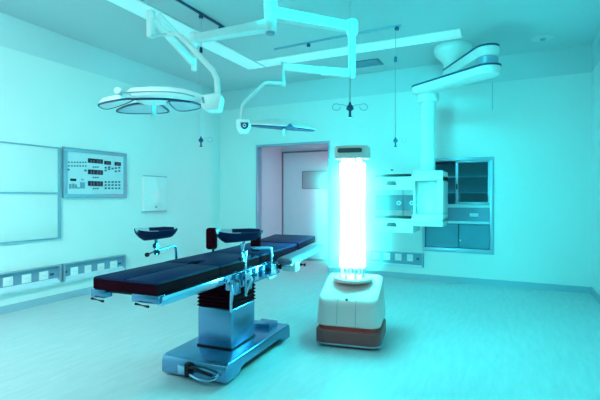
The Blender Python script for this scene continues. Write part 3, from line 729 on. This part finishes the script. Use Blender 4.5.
# ------------------------------------------------------------------ disinfection robot
rc = D(352.2, 340, 3.92)
RT = R(9)
e = tag(empty('disinfection_robot', (rc.x, rc.y, 0), RT), 'white mobile disinfection robot with a glowing tower of ultraviolet tubes', 'robot')
def rp(mb, name, mats, parent=e, **k):
    o = mb.build(name, mats, None, **k); o.parent = parent; return o
W2, L2 = .284, .285
def rr(s, zz, off=0.0, wf=1.0, rad=.09): return rrect(-W2 * s * wf, W2 * s * wf, -L2 * s + off, L2 * s, rad, zz, 8)
rp(MB().rings([rr(.97, .02), rr(1.0, .035), rr(1.0, .138), rr(.97, .150)]), 'bumper', M['bumper'])
rp(MB().rings([rr(.985, .028, rad=.09), rr(1.008, .030), rr(1.008, .040), rr(.99, .042)]), 'bumper_strip', M['alu'])
rp(MB().rings([rr(.93, .145), rr(.93, .20)]), 'bumper_gap', M['rubber'])
for sx in (-.17, .17):
    for sy in (-.17, .17): rp(MB().tube([(sx - .02, sy, .03), (sx + .02, sy, .03)], .03, 16), 'wheel', M['black'])
# body shell: straight flanks, top slopes down towards the front
def shell(s, zz, ytilt=0.0):
    pts = rr(s, zz)
    return pts
rings_ = [rr(.96, .186), rr(.985, .196)]
base = rr(1.0, 0)
def zt(y):   # height of the roof at depth y (front is -y)
    u = (y + L2) / (2 * L2); u = min(max(u, 0), 1)
    return .368 + .192 * (u ** .62)
for f_ in (.15, .35, .55, .75, .9, .97):
    rings_.append([Vector((p.x * (.985 - .075 * f_), p.y * (.985 - .055 * f_), .20 + (zt(p.y) - .20) * f_)) for p in base])
for ins, dz in ((.90, 1.0), (.87, 1.012), (.78, 1.025), (.55, 1.035), (.25, 1.035)):
    rings_.append([Vector((p.x * ins, p.y * ins, zt(p.y * ins) + (dz - 1) * .6 - .006 * (1 - 0))) for p in base])
body = rp(MB().rings(rings_), 'body_shell', M['robot'])
for sx in (-.085, .075):
    pts = []
    for t_ in range(12):
        f_ = t_ / 11; pts.append(Vector((sx, -(L2 * (.985 - .055 * f_)) - .001, .20 + (zt(-L2) - .20) * f_ * .95)))
    pts += [Vector((sx * .95, y, zt(y) + .003)) for y in (-.25, -.22, -.18)]
    o = rp(MB().tube(pts, .0022, 6), 'seam', M['robotseam'], body)
rp(MB().tube([(-.005, -.232, zt(-.232) - .01), (-.005, -.25, zt(-.25) + .012)], .013, 14), 'power_button', M['handle'], body, bevel=.003)
# tower
ty = .03
rp(MB().lathe([(.175, .53), (.175, .553), (.165, .562)], 0, ty, 36), 'tower_foot', M['robot'])
for k in range(8):
    a_ = 2 * PI * (k + .5) / 8; x_, y_ = .105 * math.cos(a_), ty + .105 * math.sin(a_)
    so = rp(MB().tube([(x_, y_, .555), (x_, y_, .655)], .018, 12), 'tube_socket', M['offwhite'])
    rp(MB().tube([(x_, y_, .655), (x_, y_, 1.60)], .016, 12), 'ultraviolet_tube', M['tube'])
    rp(MB().tube([(x_, y_, 1.60), (x_, y_, 1.64)], .018, 12), 'tube_socket', M['offwhite'])
rp(MB().tube([(0, ty, .66), (0, ty, 1.62)], .085, 24), 'core_column', M['core'])
cap = rp(MB().rings([rrect(-.15, .15, ty - .13, ty + .13, .08, zz) for zz in (1.635, 1.64)] + [rrect(-.155, .155, ty - .135, ty + .135, .08, 1.655), rrect(-.155, .155, ty - .135, ty + .135, .08, 1.735), rrect(-.145, .145, ty - .125, ty + .125, .08, 1.75)]), 'tower_cap', M['robot'])
rp(MB().prism([(p.x, ty - .140, p.y) for p in rrect(-.115, .105, 1.685, 1.725, .018, 0)], (0, .02, 0)), 'sensor_window', M['handle'], cap)
# scattering volume added to imitate the blurred halo of the tubes, lit by them
vm = bpy.data.materials.new('bloom_scatter'); vm.use_nodes = True; nt = vm.node_tree; nt.nodes.clear()
out = nt.nodes.new('ShaderNodeOutputMaterial'); vs = nt.nodes.new('ShaderNodeVolumeScatter'); vs.inputs['Color'].default_value = (1, 1, 1, 1)
tc = nt.nodes.new('ShaderNodeTexCoord'); sx = nt.nodes.new('ShaderNodeSeparateXYZ'); cb = nt.nodes.new('ShaderNodeCombineXYZ')
ln = nt.nodes.new('ShaderNodeVectorMath'); ln.operation = 'LENGTH'
mr = nt.nodes.new('ShaderNodeMapRange'); mr.inputs['From Min'].default_value = .10; mr.inputs['From Max'].default_value = .60
mr.inputs['To Min'].default_value = 1.0; mr.inputs['To Max'].default_value = 0.0; mr.interpolation_type = 'LINEAR'
pw = nt.nodes.new('ShaderNodeMath'); pw.operation = 'POWER'; pw.inputs[1].default_value = 4.0
mu = nt.nodes.new('ShaderNodeMath'); mu.operation = 'MULTIPLY'; mu.inputs[1].default_value = 4.0
nt.links.new(tc.outputs['Object'], sx.inputs[0]); nt.links.new(sx.outputs[0], cb.inputs[0]); nt.links.new(sx.outputs[1], cb.inputs[1])
zz_ = nt.nodes.new('ShaderNodeMapRange'); ab = nt.nodes.new('ShaderNodeMath'); ab.operation = 'ABSOLUTE'
zz_.inputs['From Min'].default_value = .30; zz_.inputs['From Max'].default_value = .70; zz_.inputs['To Min'].default_value = 0; zz_.inputs['To Max'].default_value = .60
nt.links.new(sx.outputs[2], ab.inputs[0]); nt.links.new(ab.outputs[0], zz_.inputs['Value']); nt.links.new(zz_.outputs[0], cb.inputs[2])
nt.links.new(cb.outputs[0], ln.inputs[0]); nt.links.new(ln.outputs['Value'], mr.inputs['Value']); nt.links.new(mr.outputs[0], pw.inputs[0]); nt.links.new(pw.outputs[0], mu.inputs[0]); nt.links.new(mu.outputs[0], vs.inputs['Density'])
nt.links.new(vs.outputs[0], out.inputs['Volume'])
BLOOM = True
if BLOOM:
    hz = MB().lathe([(.5, -.66), (.5, .66)], 0, 0, 32).build('bloom', vm)
    wc = Matrix.Translation((rc.x, rc.y, 0)) @ Matrix.Rotation(RT, 4, 'Z') @ Vector((0, ty, 1.12))
    hz.location = wc; hz['kind'] = 'stuff'; hz['label'] = 'added scattering volume imitating the blurred halo around the robot lamp tubes'; hz['category'] = 'bloom'
